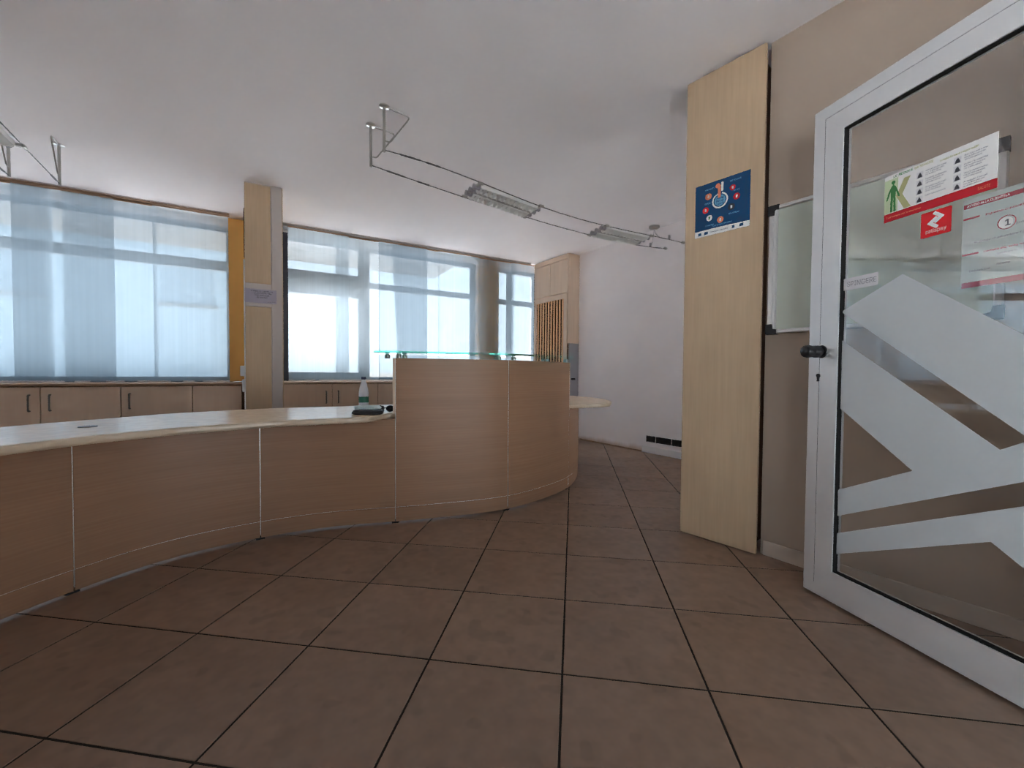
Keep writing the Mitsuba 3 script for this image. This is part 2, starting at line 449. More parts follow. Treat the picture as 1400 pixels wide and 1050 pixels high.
# entrance wall behind the camera with the doorway and a shop window
RL = float(np.linalg.norm(left_end - REAR.o[:2])); RR = -float(np.linalg.norm(rw_end - REAR.o[:2]))
OP1 = 1.35
put('wall_rear', cat(REAR.box(RR - 0.1, -0.03, 0, CEIL, -0.2, 0.0), REAR.box(-0.03, OP1, 2.62, CEIL, -0.2, 0.0), REAR.box(OP1, RL, 0, CEIL, -0.2, 0.0)), 'm_wall_plain')
struct('wall_rear')

# windows: frames and panes
def frame_bars(bars, z0=-DEPTH - 0.09, z1=-DEPTH - 0.02):
    return cat(*[wbox(a, b, c, d, z0, z1, 0.004) for a, b, c, d in bars])


def window(k, x0, x1, mull, t0, t1, label, zb=0.84, zt=2.66, m='m_frame_dark'):
    f = 0.06
    key = put(f'{k}__frame', frame_bars([(x0, x1, zb, zb + 0.07), (x0, x1, zt - 0.06, zt), (x0, x0 + f, zb + 0.07, zt - 0.06), (x1 - f, x1, zb + 0.07, zt - 0.06)]), m)
    put(f'{k}__transom', frame_bars([(x0 + f, x1 - f, t0, t1)]), m)
    edges = [x0 + f]
    for a in mull:
        put(f'{k}__mullion', frame_bars([(a - 0.035, a + 0.035, zb + 0.07, t0), (a - 0.035, a + 0.035, t1, zt - 0.06)]), m)
        edges += [a - 0.035, a + 0.035]
    edges.append(x1 - f)
    for i in range(0, len(edges), 2):
        for a, b in ((zb + 0.07, t0), (t1, zt - 0.06)):
            mm = WIN(trimesh.Trimesh(np.array([[edges[i], a, -DEPTH - 0.05], [edges[i + 1], a, -DEPTH - 0.05], [edges[i + 1], b, -DEPTH - 0.05], [edges[i], b, -DEPTH - 0.05]]), np.array([[0, 1, 2], [0, 2, 3]]), process=False))
            put(f'{k}__pane', mm, 'm_pane')
    struct(k, label)


window('window_1', WX0, 0.03, [-2.95, -4.1], 2.15, 2.26, 'wide dark framed window with a transom behind the left sheer panels')
window('window_2', 1.53, 3.17, [], 2.12, 2.20, 'dark framed fixed window behind the sheer panels right of the pier')
window('window_3', 3.53, 4.32, [3.80], 2.09, 2.17, 'narrow window beside the tall slatted cabinet')
# the heavy casement next to the pier
k = 'window_4'
put(f'{k}__frame', frame_bars([(0.517, 0.60, 0.84, 2.66), (1.45, 1.53, 0.84, 2.66), (0.60, 1.45, 0.84, 0.97), (0.60, 1.45, 2.60, 2.66)], -DEPTH - 0.10, -DEPTH + 0.02), 'm_frame_dark')
put(f'{k}__transom', frame_bars([(0.60, 1.45, 1.97, 2.26)], -DEPTH - 0.10, -DEPTH + 0.02), 'm_frame_dark')
for a, b in ((0.97, 1.97), (2.26, 2.60)):
    put(f'{k}__pane', WIN(trimesh.Trimesh(np.array([[0.60, a, -DEPTH - 0.05], [1.45, a, -DEPTH - 0.05], [1.45, b, -DEPTH - 0.05], [0.60, b, -DEPTH - 0.05]]), np.array([[0, 1, 2], [0, 2, 3]]), process=False)), 'm_pane')
put(f'{k}__side_jamb', wbox(0.5255, 0.60, 0.86, 2.64, -DEPTH, -0.02, 0.003), 'm_frame_dark')
struct(k, 'black casement with a thick transom right beside the pier')
# entrance frame around the camera
put('door_2__frame', cat(REAR.box(-0.03, 0.03, 0, 2.62, -0.12, -0.06), REAR.box(OP1 - 0.06, OP1, 0, 2.62, -0.12, -0.06), REAR.box(0.03, OP1 - 0.06, 2.15, 2.22, -0.12, -0.06), REAR.box(0.03, OP1 - 0.06, 2.56, 2.62, -0.12, -0.06)), 'm_alu')
put('door_2__pane', REAR(trimesh.Trimesh(np.array([[0.03, 2.22, -0.09], [OP1 - 0.06, 2.22, -0.09], [OP1 - 0.06, 2.56, -0.09], [0.03, 2.56, -0.09]]), np.array([[0, 1, 2], [0, 2, 3]]), process=False)), 'm_pane')
struct('door_2')

# outside: paving and the balcony slab over the left windows
bld = thing('building', 'pale blue grey building across the street behind the left sheer curtains', 'building')
put(f'{bld}__facade', WIN.box(-16.0, -0.25, -0.2, 5.2, -20.0, -11.0), 'm_facade')
put(f'{bld}__cornice', WIN.box(-16.2, -0.1, 5.2, 5.45, -20.2, -10.85), 'm_concrete')
for i in range(4):
    k = put(f'{bld}__window', WIN.box(-14.2 + i * 3.9, -12.9 + i * 3.9, 3.1, 4.5, -11.0, -10.96), 'm_facade_window')
    put(f'{k}__window_sill', WIN.box(-14.3 + i * 3.9, -12.8 + i * 3.9, 3.0, 3.1, -11.0, -10.9), 'm_concrete')
put('ground', box(-60, 60, -60, 60, -0.5, -0.2), 'm_paving'); struct('ground')
put('balcony_slab', WIN.box(-7.0, 2.95, 2.66, 2.86, -1.5, B0), 'm_concrete'); struct('balcony_slab')
put('porch_roof', REAR.box(-2.5, 5.0, 2.75, 2.95, -5.5, -0.2), 'm_concrete'); struct('porch_roof')
put('roof', (lambda mm: (mm.apply_translation((0, 0, CEIL + 0.2)), mm)[1])(extrude_polygon(room_out.buffer(0.05), 0.3, engine='earcut')), 'm_concrete'); struct('roof')

# ------------------------------------------------------------------ curtains and their track
def curtain(x0, x1, z, label, zb=None, zt=2.705, dx=0.0, seed=0):
    zb = zb or (0.859 if x0 < 0.3 else 0.872)
    t = thing('sheer_curtain', label, 'curtain')
    nx, nz = 24, 16
    u, v = np.meshgrid(np.linspace(0, 1, nx), np.linspace(0, 1, nz), indexing='ij')
    l = x0 + dx * v; r = x1
    X = l + (r - l) * u; Y = zb + (zt - zb) * v
    Zw = z + 0.006 * np.sin(u * 7 + seed) * (1 - 0.6 * v) + 0.004 * np.sin(u * 17 + 2 * seed) * (1 - v)
    P = np.stack([X, Y, Zw], -1).reshape(-1, 3)
    i, j = np.meshgrid(np.arange(nx - 1), np.arange(nz - 1), indexing='ij'); a = (i * nz + j).ravel()
    F = np.vstack([np.stack([a, a + nz, a + nz + 1], 1), np.stack([a, a + nz + 1, a + 1], 1)])
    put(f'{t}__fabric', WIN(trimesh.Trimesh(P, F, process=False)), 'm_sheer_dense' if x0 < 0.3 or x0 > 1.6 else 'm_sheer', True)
    put(f'{t}__top_carrier', wbox(x0 + max(dx, 0), x1, zt - 0.004, zt + 0.012, z - 0.008, z + 0.008, 0.002), 'm_wood_edge')
    put(f'{t}__bottom_bar', wbox(x0, x1, zb - 0.004, zb + 0.014, z - 0.004, z + 0.004, 0.001), 'm_white_grey')


curtain(-2.75, -2.00, 0.0, 'grey sheer curtain panel hung at the far left end of the track', seed=1)
curtain(-2.02, -1.394, -0.035, 'sheer curtain panel at the left edge of the photo, behind its neighbour', seed=2)
curtain(-1.652, -0.944, 0.0, 'greyish doubled sheer curtain panel above the cabinet with two bar handles', seed=3)
curtain(-1.324, -0.62, -0.035, 'sheer curtain panel between the greyish doubled one and the one by the ochre strip', seed=4)
curtain(-0.645, 0.012, 0.0, 'pale blue lit sheer curtain panel beside the ochre wall strip left of the pier', seed=5)
curtain(0.60, 1.283, 0.0, 'brightest sheer curtain panel right beside the pier, in front of the black casement', seed=6)
curtain(1.13, 1.676, -0.035, 'sheer curtain panel behind the water bottle, overlapping the one next to the pier', seed=7)
curtain(1.655, 2.318, 0.0, 'sheer curtain panel above the left end of the green glass shelf', seed=8)
curtain(1.93, 2.501, -0.035, 'slanting sheer curtain panel doubled behind its neighbour over the high counter', dx=-0.10, seed=9)
curtain(2.48, 3.10, 0.0, 'sheer curtain panel over the high counter with bright sky seen in its top', seed=10)
curtain(3.075, 3.74, -0.035, 'sheer curtain panel hanging in front of the ochre wall strip', seed=11)
curtain(3.68, 4.10, 0.0, 'narrow bright sheer curtain panel next to the tall slatted cabinet', seed=12)
for a, b, s in ((-4.2, 0.02, 'long brownish curtain track under the ceiling left of the pier'), (0.53, 4.03, 'long brownish curtain track under the ceiling right of the pier')):
    t = thing('curtain_track', s, 'curtain track')
    put(f'{t}__rail', wbox(a, b, 2.722, 2.7395, 0.0 - 0.012, 0.014, 0.002), 'm_wood_edge' if a < 0 else 'm_track')
    put(f'{t}__rail', wbox(a, b, 2.718, 2.7395, -0.047, -0.021, 0.002), 'm_wood_edge' if a < 0 else 'm_track')
    put(f'{t}__front_fascia', wbox(a, b, 2.731, 2.7395, 0.016, 0.024, 0.001), 'm_stile')

# ------------------------------------------------------------------ low cabinets under the windows
def handle(key, x, y0, y1, z):
    ps = [(x, y0, z), (x, y0, z + 0.026), (x, y0 + 0.006, z + 0.032), (x, y1 - 0.006, z + 0.032), (x, y1, z + 0.026), (x, y1, z)]
    put(key, WIN(tube(ps, 0.0065, 8)), 'm_handle', 40)


def low_cabinet(x0, x1, doors, label, top, zc=0.42):
    """doors: (x0, x1, handle side or None)"""
    t = thing('low_cabinet', label, 'cabinet')
    put(f'{t}__body', cat(wbox(x0 + 0.001, x1 - 0.001, 0.08, top - 0.022, -DEPTH + 0.012, zc - 0.021), wbox(x0 + 0.02, x1 - 0.02, 0.0, 0.08, -DEPTH + 0.05, zc - 0.07)), 'm_wood_edge')
    for a, b, h in doors:
        d = put(f'{t}__door', wbox(a + 0.003, b - 0.003, 0.085, top - 0.030, zc - 0.0205, zc, 0.0015), 'm_wood_cab')
        if h is not None:
            hx = a + 0.065 if h == 'l' else b - 0.065
            handle(f'{d}__handle', hx, 0.615, 0.755, zc)
    return t


TL, TR = 0.853, 0.866
low_cabinet(-2.95, -1.88, [(-2.95, -2.415, 'r'), (-2.415, -1.88, 'l')], 'low wooden cabinet at the far left under the windows', TL)
low_cabinet(-1.88, -0.814, [(-1.88, -1.347, 'r'), (-1.347, -0.814, 'l')], 'low wooden cabinet with two bar handles side by side, left under the windows', TL)
low_cabinet(-0.814, -0.272, [(-0.814, -0.272, 'l')], 'low wooden cabinet with one door and one bar handle under the left windows', TL)
low_cabinet(-0.272, 0.146, [(-0.272, 0.146, None)], 'plain low wooden cabinet without handle just left of the pier', TL)
low_cabinet(0.53, 1.554, [(0.53, 1.034, 'r'), (1.034, 1.554, 'l')], 'low wooden cabinet with a pair of handles just right of the pier', TR)
low_cabinet(1.554, 2.58, [(1.554, 2.067, 'r'), (2.067, 2.58, 'l')], 'low wooden cabinet whose edge shows behind the water bottle', TR)
low_cabinet(2.58, 3.60, [(2.58, 3.09, 'r'), (3.09, 3.60, 'l')], 'low wooden cabinet hidden mostly behind the high counter', TR)
for a, b, zt, s in ((-2.95, 0.15, TL, 'thin brown worktop of the low cabinets left of the pier'), (0.527, 3.60, TR, 'thin pale worktop of the low cabinets right of the pier')):
    t = thing('cabinet_top', s, 'worktop')
    put(t, wbox(a, b, zt - 0.0215, zt, -DEPTH + 0.005, 0.44, 0.003), 'm_wood_cab' if a > 0 else 'm_wood_edge')
# cable duct and junction box on the left face of the pier
t = thing('cable_duct', 'thin white cable duct with small boxes running down the left side of the pier', 'cable duct')
put(f'{t}__duct', wbox(0.200, 0.2125, 0.10, 2.03, 0.985, 1.01, 0.001), 'm_white')
put(f'{t}__junction_box', wbox(0.165, 0.2125, 0.93, 1.03, 0.90, 0.98, 0.004), 'm_white')
put(f'{t}__junction_box', wbox(0.180, 0.2125, 0.78, 0.90, 0.92, 0.98, 0.004), 'm_white')
# notice on the pier
t = thing('paper_notice', 'small lilac grey paper notice with dark typed lines on the pier', 'notice')
PF = Frame(WIN.pt(0.2135, 0, zf + 0.0115)[:2], 30.0)
put(f'{t}__sheet', PF.box(-0.003, 0.256, 1.622, 1.752, 0.0002, 0.0012), 'm_paper_lilac')
for i, (s, w) in enumerate((('SI PREGA LA CLIENTELA DI', 0.18), ('ATTENDERE IL PROPRIO TURNO', 0.16), ('PRIMA DI ACCEDERE', 0.12), ('AGLI SPORTELLI', 0.09))):
    put(f'{t}__text_line', PF.text(s, 0.011, 0.135 - w / 2, 1.727 - 0.019 * i, 0.0012, 0.0005, True, w=w), 'm_ink')
put(f'{t}__text_line', PF.text('La Direzione', 0.009, 0.185, 1.634, 0.0012, 0.0005, w=0.065), 'm_ink')

# ------------------------------------------------------------------ tall slatted cabinet in the corner
p0 = np.array([0.80, 6.08])
TCF = Frame(p0, math.degrees(math.atan2(-FAR.e[1], -FAR.e[0])) + 180.0)       # x along far-wall direction, front face, x<0 towards the window
TWx = -0.80
t = thing('tall_cabinet', 'tall maple cabinet with an upright slat panel in the far corner by the windows', 'cabinet')
CD = float(np.dot(p0 - FAR.o[:2], FAR.n[:2])) - 0.004
put(f'{t}__body', cat(TCF.box(TWx, 0.0, 0.0, 2.728, -CD, -0.032), TCF.box(TWx, 0.0, 2.16, 2.728, -0.032, -0.02), TCF.box(-0.012, 0.0, 0.0, 2.16, -0.032, -0.02)), 'm_wood_cab')
put(f'{t}__fascia', TCF.box(TWx, -0.003, 2.655, 2.725, -0.0195, 0.0, b=0.0015), 'm_wood_cab')
for a, b in ((TWx + 0.002, TWx / 2 - 0.003), (TWx / 2 + 0.003, -0.005)):
    put(f'{t}__upper_door', TCF.box(a, b, 2.165, 2.648, -0.0195, 0.0, b=0.0015), 'm_wood_cab')
put(f'{t}__slat_frame', cat(TCF.box(TWx + 0.002, -0.012, 2.085, 2.158, -0.0195, 0.0), TCF.box(-0.085, -0.012, 0.06, 2.085, -0.0195, 0.0), TCF.box(TWx + 0.002, TWx + 0.04, 0.06, 2.085, -0.0195, 0.0),
                            TCF.box(TWx + 0.04, -0.085, 0.06, 0.3, -0.0195, 0.0)), 'm_wood_cab')
put(f'{t}__slat_backing', TCF.box(TWx + 0.041, -0.086, 0.301, 2.084, -0.0305, -0.0255), 'm_slat_back')
for i in range(10):
    a = TWx + 0.070 + i * 0.0655
    put(f'{t}__slat', TCF.box(a, a + 0.034, 0.302, 2.083, -0.0245, -0.012, b=0.002), 'm_slat')
SIDE = Frame(TCF.pt(0.0)[:2], math.degrees(math.atan2(-FAR.n[1], -FAR.n[0])))
put(f'{t}__side_panel', SIDE.box(0.002, CD, 1.425, 2.725, 0.0005, 0.012, b=0.001), 'm_wood_cab')
d = put(f'{t}__side_door', SIDE.box(0.03, CD, 0.10, 1.42, 0.0005, 0.012, b=0.002), 'm_grey_metal')
labels[d] = {'label': 'grey lower side door'}
put(f'{d}__handle', SIDE.box(0.07, 0.15, 0.885, 0.91, 0.0125, 0.022, b=0.003), 'm_black')
put(f'{t}__edge_strip', SIDE.box(0.001, 0.02, 0.0, 1.42, 0.0005, 0.008), 'm_dark_wood')

# ------------------------------------------------------------------ reception desk
from scipy.interpolate import CubicSpline
base_pts = np.array([(-1.62, 0.05), (-1.88, 0.75), (-1.975, 1.25), (-1.962, 1.574), (-1.903, 1.782), (-1.785, 2.052), (-1.455, 2.377), (-1.31, 2.47), (-0.974, 2.605), (-0.748, 2.656),
                     (-0.48, 2.737), (-0.273, 2.807), (-0.025, 2.921), (0.23, 3.153), (0.473, 3.467), (0.612, 3.846), (0.68, 4.25), (0.66, 4.65)])
ds = np.r_[0, np.cumsum(np.linalg.norm(np.diff(base_pts, axis=0), axis=1))]
spl = CubicSpline(ds, base_pts)
fine_s = np.linspace(0, ds[-1], 900); fine_p = spl(fine_s)
from scipy.ndimage import gaussian_filter1d
fine_p = gaussian_filter1d(fine_p, 14, axis=0, mode='nearest')


def s_at(p):
    return fine_s[np.argmin(np.linalg.norm(fine_p - np.asarray(p), axis=1))]


def run(s0, s1, off0, off1, n=28):
    """polygon of a strip along the desk front between the arc lengths, from off0 to off1 behind the front (positive = staff side)"""
    s = np.linspace(s0, s1, n)
    p = np.stack([np.interp(s, fine_s, fine_p[:, k]) for k in (0, 1)], 1)
    h = 0.01
    q = np.stack([np.interp(s + h, fine_s, fine_p[:, k]) - np.interp(s - h, fine_s, fine_p[:, k]) for k in (0, 1)], 1)
    q /= np.linalg.norm(q, axis=1, keepdims=True); nr = np.stack([-q[:, 1], q[:, 0]], 1)
    return sg.Polygon(np.vstack([p + nr * off0, (p + nr * off1)[::-1]]))


def strip(s0, s1, off0, off1, z0, z1, n=28):
    mm = extrude_polygon(run(s0, s1, off0, off1, n), z1 - z0, engine='earcut'); mm.apply_translation((0, 0, z0)); return mm


S = [s_at(p) for p in ((-1.90, 1.79), (-1.45, 2.38), (-0.748, 2.656), (-0.02, 2.925), (0.49, 3.49))]
SB = [0.9] + S + [s_at((0.67, 4.5))]
desk = thing('reception_desk', 'long S-curved wooden reception desk with a low left part and a high middle counter', 'reception desk')
LOW, HIGH, KICK = 0.675, 1.068, 0.108
g = 0.0022
for i in range(6):
    a, b = SB[i] + g, SB[i + 1] - g
    high = i in (3, 4)
    top = HIGH if high else LOW
    put(f'{desk}__front_panel', strip(a, b, 0.0, 0.03 if not high else 0.045, KICK + 0.0015, top), 'm_wood_desk', 30)
    put(f'{desk}__kick_panel', strip(a, b, 0.003, 0.03, 0.014, KICK - 0.0015), 'm_wood_desk', 30)
    put(f'{desk}__kick_trim', strip(a, b, 0.0015, 0.028, KICK - 0.0013, KICK + 0.0013), 'm_alu_strip', 30)
for i, s in enumerate(SB[1:6]):
    put(f'{desk}__joint_strip', strip(s - g + 0.0003, s + g - 0.0003, 0.001, 0.028, 0.03, (LOW if i in (0, 1) else HIGH) - 0.002, 3), 'm_alu_strip')
    put(f'{desk}__foot', strip(s - 0.022, s + 0.022, 0.012, 0.05, 0.0, 0.0135, 4), 'm_black')
for s in (SB[0] + 0.05, SB[6] - 0.05):
    put(f'{desk}__foot', strip(s - 0.022, s + 0.022, 0.012, 0.05, 0.0, 0.0135, 4), 'm_black')
# gable boards carrying the worktop on the staff side
for s in (SB[0] + 0.1, SB[2] + 0.02, SB[4], SB[6] - 0.1):
    put(f'{desk}__gable', strip(s - 0.011, s + 0.011, 0.05, 0.50, 0.0, LOW - 0.0005, 3), 'm_wood_edge')
# worktop: from the far left, under the glass, to the rounded end on the right
front = [(-1.50, 0.20), (-1.735, 0.85), (-1.80, 1.22), (-1.772, 1.434), (-1.724, 1.623), (-1.693, 1.707), (-1.561, 1.937), (-1.364, 2.15), (-1.25, 2.255), (-1.08, 2.35), (-0.94, 2.42), (-0.855, 2.49), (-0.825, 2.584), (-0.811, 2.70)]
mid = [(p[0], p[1]) for p in np.array(run(SB[3] - 0.03, SB[5] + 0.01, 0.05, 0.06, 20).exterior.coords)[:20]]
wing = [(0.66, 3.66), (0.80, 3.70), (0.92, 3.86), (0.985, 4.10), (0.985, 4.38), (0.903, 4.74), (0.72, 5.0), (0.45, 5.08)]
back = [(0.22, 4.75), (0.02, 4.25), (-0.3, 3.85), (-0.75, 3.55), (-1.18, 3.352), (-1.308, 3.229), (-1.706, 3.026), (-1.90, 2.86), (-2.151, 2.558), (-2.259, 2.243), (-2.34, 2.05), (-2.40, 1.75), (-2.42, 1.30), (-2.35, 0.70), (-2.15, 0.10)]
wp = sg.Polygon(front + mid + wing + back)
wp = wp.buffer(0.03).buffer(-0.03) if wp.is_valid else wp.buffer(0)
if wp.geom_type != 'Polygon': wp = max(wp.geoms, key=lambda q: q.area)


def chaikin(p, k=2):
    c = np.array(p.exterior.coords)[:-1]
    for _ in range(k):
        n_ = np.roll(c, -1, 0); c = np.stack([0.75 * c + 0.25 * n_, 0.25 * c + 0.75 * n_], 1).reshape(-1, 2)
    return sg.Polygon(c)


hole = run(SB[3] - 0.002, SB[5] + 0.002, -0.6, 0.0475, 40)
wp = chaikin(wp).difference(hole)
if wp.geom_type != 'Polygon': wp = max(wp.geoms, key=lambda q: q.area)
put(f'{desk}__worktop', slab(wp, LOW, 0.711, 0.014), 'm_wood_top', 40)
gr = lathe([(0.0, 0.0), (0.032, 0.0), (0.034, 0.0015), (0.034, 0.003), (0.03, 0.004), (0.0, 0.003)]); gr.apply_translation((-1.985, 1.94, 0.7112))
kk = put(f'{desk}__cable_grommet', gr, 'm_grey_metal', 30); labels[kk] = {'label': 'small round dark cable grommet'}
# end trim of the high counter
put(f'{desk}__end_trim', strip(SB[3] - 0.016, SB[3] - 0.0005, 0.0, 0.205, 0.712, HIGH, 4), 'm_wood_cab')
put(f'{desk}__end_trim', strip(SB[5] + 0.0005, SB[5] + 0.012, 0.0, 0.12, 0.712, HIGH, 4), 'm_wood_cab')

# glass shelf on small steel blocks
t = thing('glass_shelf', 'curved green edged glass shelf on top of the high counter', 'glass shelf')
gp = run(SB[3] - 0.13, SB[5] + 0.16, -0.07, 0.24, 60).buffer(0.02).buffer(-0.02)
gp = gp.buffer(-0.04).buffer(0.04)
put(f'{t}__glass', slab(gp, 1.098, 1.110, 0.002, 0.02, 3), 'm_glass_green')
sps = [(SB[3] - 0.055, 0.10), (SB[3] + 0.02, 0.024), (SB[3] + 0.06, 0.17), (SB[4] - 0.07, 0.024), (SB[4], 0.17), (SB[4] + 0.06, 0.024), (SB[5] - 0.17, 0.17), (SB[5] - 0.08, 0.17), (SB[5] - 0.02, 0.024), (SB[5] + 0.03, 0.05)]
for i, (s, off) in enumerate(sps):
    c = np.array(run(s - 0.001, s + 0.001, off, off + 0.001, 2).centroid.coords[0])
    zb = HIGH + 0.0005
    m = lathe([(0, 0), (0.016, 0), (0.017, 0.002), (0.017, 0.02), (0.013, 0.025), (0.013, 0.0285), (0, 0.0285)], 16); m.apply_translation((c[0], c[1], zb))
    put(f'{t}__support', m, 'm_steel', 40)
# ledge carrying the inner supports
put(f'{desk}__ledge', strip(SB[3] - 0.0003, SB[5] + 0.0, 0.0455, 0.20, HIGH - 0.022, HIGH, 40), 'm_wood_edge')

# bottle, pouch and sunglasses on the worktop
t = thing('water_bottle', 'half litre clear plastic water bottle with dark cap and green label on the worktop', 'bottle')
bx, by, bz = -1.035, 2.90, 0.7115
prof = [(0.0, 0.0), (0.028, 0.0), (0.0325, 0.006), (0.033, 0.03), (0.0318, 0.04), (0.033, 0.05), (0.033, 0.115), (0.032, 0.13), (0.028, 0.155), (0.021, 0.185), (0.0145, 0.203), (0.0135, 0.212)]
m = lathe(prof); m.apply_translation((bx, by, bz)); put(f'{t}__body', m, 'm_bottle', 40)
m = lathe([(0.0334, 0.055), (0.0338, 0.056), (0.0338, 0.094), (0.0334, 0.095)]); m.apply_translation((bx, by, bz)); put(f'{t}__label', m, 'm_label_green', 40)
m = lathe([(0.0, 0.214), (0.0145, 0.214), (0.0155, 0.216), (0.0155, 0.230), (0.014, 0.232), (0.0, 0.232)]); m.apply_translation((bx, by, bz)); put(f'{t}__cap', m, 'm_cap', 40)


def crumple(c, size, yaw, seed, amp, n=4, flat=True):
    m = icosphere(subdivisions=n); v = m.vertices.copy()
    v = np.sign(v) * np.abs(v) ** 0.55
    d = meshkit.fbm(v * 1.6 + seed * 3.1, 4, seed) - 0.5
    v = v * (1 + amp * d[:, None]) * np.array(size) / 2
    if flat: v[:, 2] = np.maximum(v[:, 2], -size[2] * 0.45)
    R = trimesh.transformations.rotation_matrix(yaw, (0, 0, 1))
    m = trimesh.Trimesh(v, m.faces, process=False); m.apply_transform(R)
    m.apply_translation((c[0], c[1], c[2] - m.bounds[0][2])); return m


t = thing('black_pouch', 'flat black pouch lying on the worktop in front of the water bottle', 'pouch')
put(f'{t}__body', crumple((-0.905, 2.615, 0.7114), (0.19, 0.10, 0.032), 0.12, 3, 0.35), 'm_black', 50)
t = thing('folded_cloth', 'crumpled pale grey cloth lying on the black pouch', 'cloth')
put(t, crumple((-0.93, 2.68, 0.7375), (0.16, 0.14, 0.026), 0.25, 5, 0.7), 'm_cloth_grey', 50)
t = thing('sunglasses', 'small pair of dark sunglasses folded on the worktop beside the high counter', 'sunglasses')
for dx in (-0.032, 0.032):
    a = np.linspace(0, 2 * np.pi, 21)
    ring = np.stack([-0.845 + dx + 0.026 * np.cos(a), 2.77 + 0.004 * np.sin(a), 0.7135 + 0.021 + 0.019 * np.sin(a)], 1)
    put(f'{t}__rim', tube(ring[:20], 0.0028, 6), 'm_black', 40)
    lens = trimesh.Trimesh(np.vstack([ring[:20], ring[:20].mean(0)]), np.array([[i, (i + 1) % 20, 20] for i in range(20)]), process=False)
    put(f'{t}__lens', lens, 'm_black')
for dx, q in ((-0.06, 1), (0.0575, -1)):
    put(f'{t}__temple', tube([(-0.845 + dx, 2.772, 0.740), (-0.845 + dx, 2.80, 0.741), (-0.845 + dx * 0.9, 2.87, 0.738), (-0.845 + dx * 0.85, 2.90, 0.7145)], 0.0025, 6), 'm_black', 40)
put(f'{t}__bridge', tube([(-0.852, 2.769, 0.738), (-0.845, 2.768, 0.741), (-0.838, 2.769, 0.738)], 0.0025, 6), 'm_black', 40)

# ------------------------------------------------------------------ wall sockets on the far wall
for a, b, s in ((1.219, 1.350, 'black socket plate above the white baseboard, left one and smallest'), (1.363, 1.573, 'wide black socket plate in the middle of three on the far wall'), (1.585, 1.79, 'black socket plate next to the tall wooden panel')):
    t = thing('wall_socket', s, 'wall socket')
    put(f'{t}__plate', FAR.box(a, b, 0.138, 0.212, 0.0005, 0.010, b=0.003), 'm_black')
    k_ = max(2, int((b - a - 0.03) / 0.045))
    for i in range(k_):
        w = (b - a - 0.03) / k_
        put(f'{t}__module', FAR.box(a + 0.015 + i * w + 0.002, a + 0.015 + (i + 1) * w - 0.002, 0.150, 0.200, 0.0102, 0.014, b=0.002), 'm_knob')

# ------------------------------------------------------------------ wire lights
def interp(P, t):
    ts = np.array([q[0] for q in P]); A = np.array([q[1:] for q in P], float); return np.array([np.interp(t, ts, A[:, k]) for k in range(3)])


def wire(t, P):
    pts = []
    cs = [CubicSpline([q[0] for q in P], [q[k] for q in P]) for k in (1, 2, 3)]
    for s in np.linspace(0, 1, 40): pts.append([float(c(s)) for c in cs])
    put(f'{t}__wire', tube(pts, 0.0035, 8), 'm_wire', 60)
    return lambda s: np.array([float(c(s)) for c in cs])


def post(t, p, zb, d):
    """ceiling post with a round rosette and a bent brace towards d"""
    d = np.array([d[0], d[1], 0.0]); d /= np.linalg.norm(d); p = np.array([p[0], p[1], 0.0])
    k = put(f'{t}__post', cyl(p + [0, 0, zb - 0.012], p + [0, 0, CEIL - 0.012], 0.0095, 14), 'm_steel', 40)
    ro = lathe([(0, 0), (0.026, 0), (0.034, 0.005), (0.034, 0.0118), (0, 0.0118)]); ro.apply_translation(p + [0, 0, CEIL - 0.012]); put(f'{k}__rosette', ro, 'm_chrome', 40)
    z1 = zb + 0.062
    pts = [p + d * 0.032 + [0, 0, CEIL - 0.007], p + d * 0.13 + [0, 0, CEIL - 0.008], p + d * 0.165 + [0, 0, CEIL - 0.012], p + d * 0.172 + [0, 0, CEIL - 0.022], p + d * 0.166 + [0, 0, CEIL - 0.035],
           p + d * 0.045 + [0, 0, z1 + 0.008], p + d * 0.033 + [0, 0, z1], p + d * 0.008 + [0, 0, z1]]
    put(f'{k}__brace', tube(pts, 0.005, 8), 'm_steel', 50)


def turnbuckle(t, f, s0, s1):
    a, b = f(s0), f(s1)
    put(f'{t}__turnbuckle', tube([a, a + (b - a) * 0.1, a + (b - a) * 0.5, a + (b - a) * 0.9, b], [0.004, 0.0062, 0.0062, 0.0062, 0.004], 8), 'm_wire', 50)


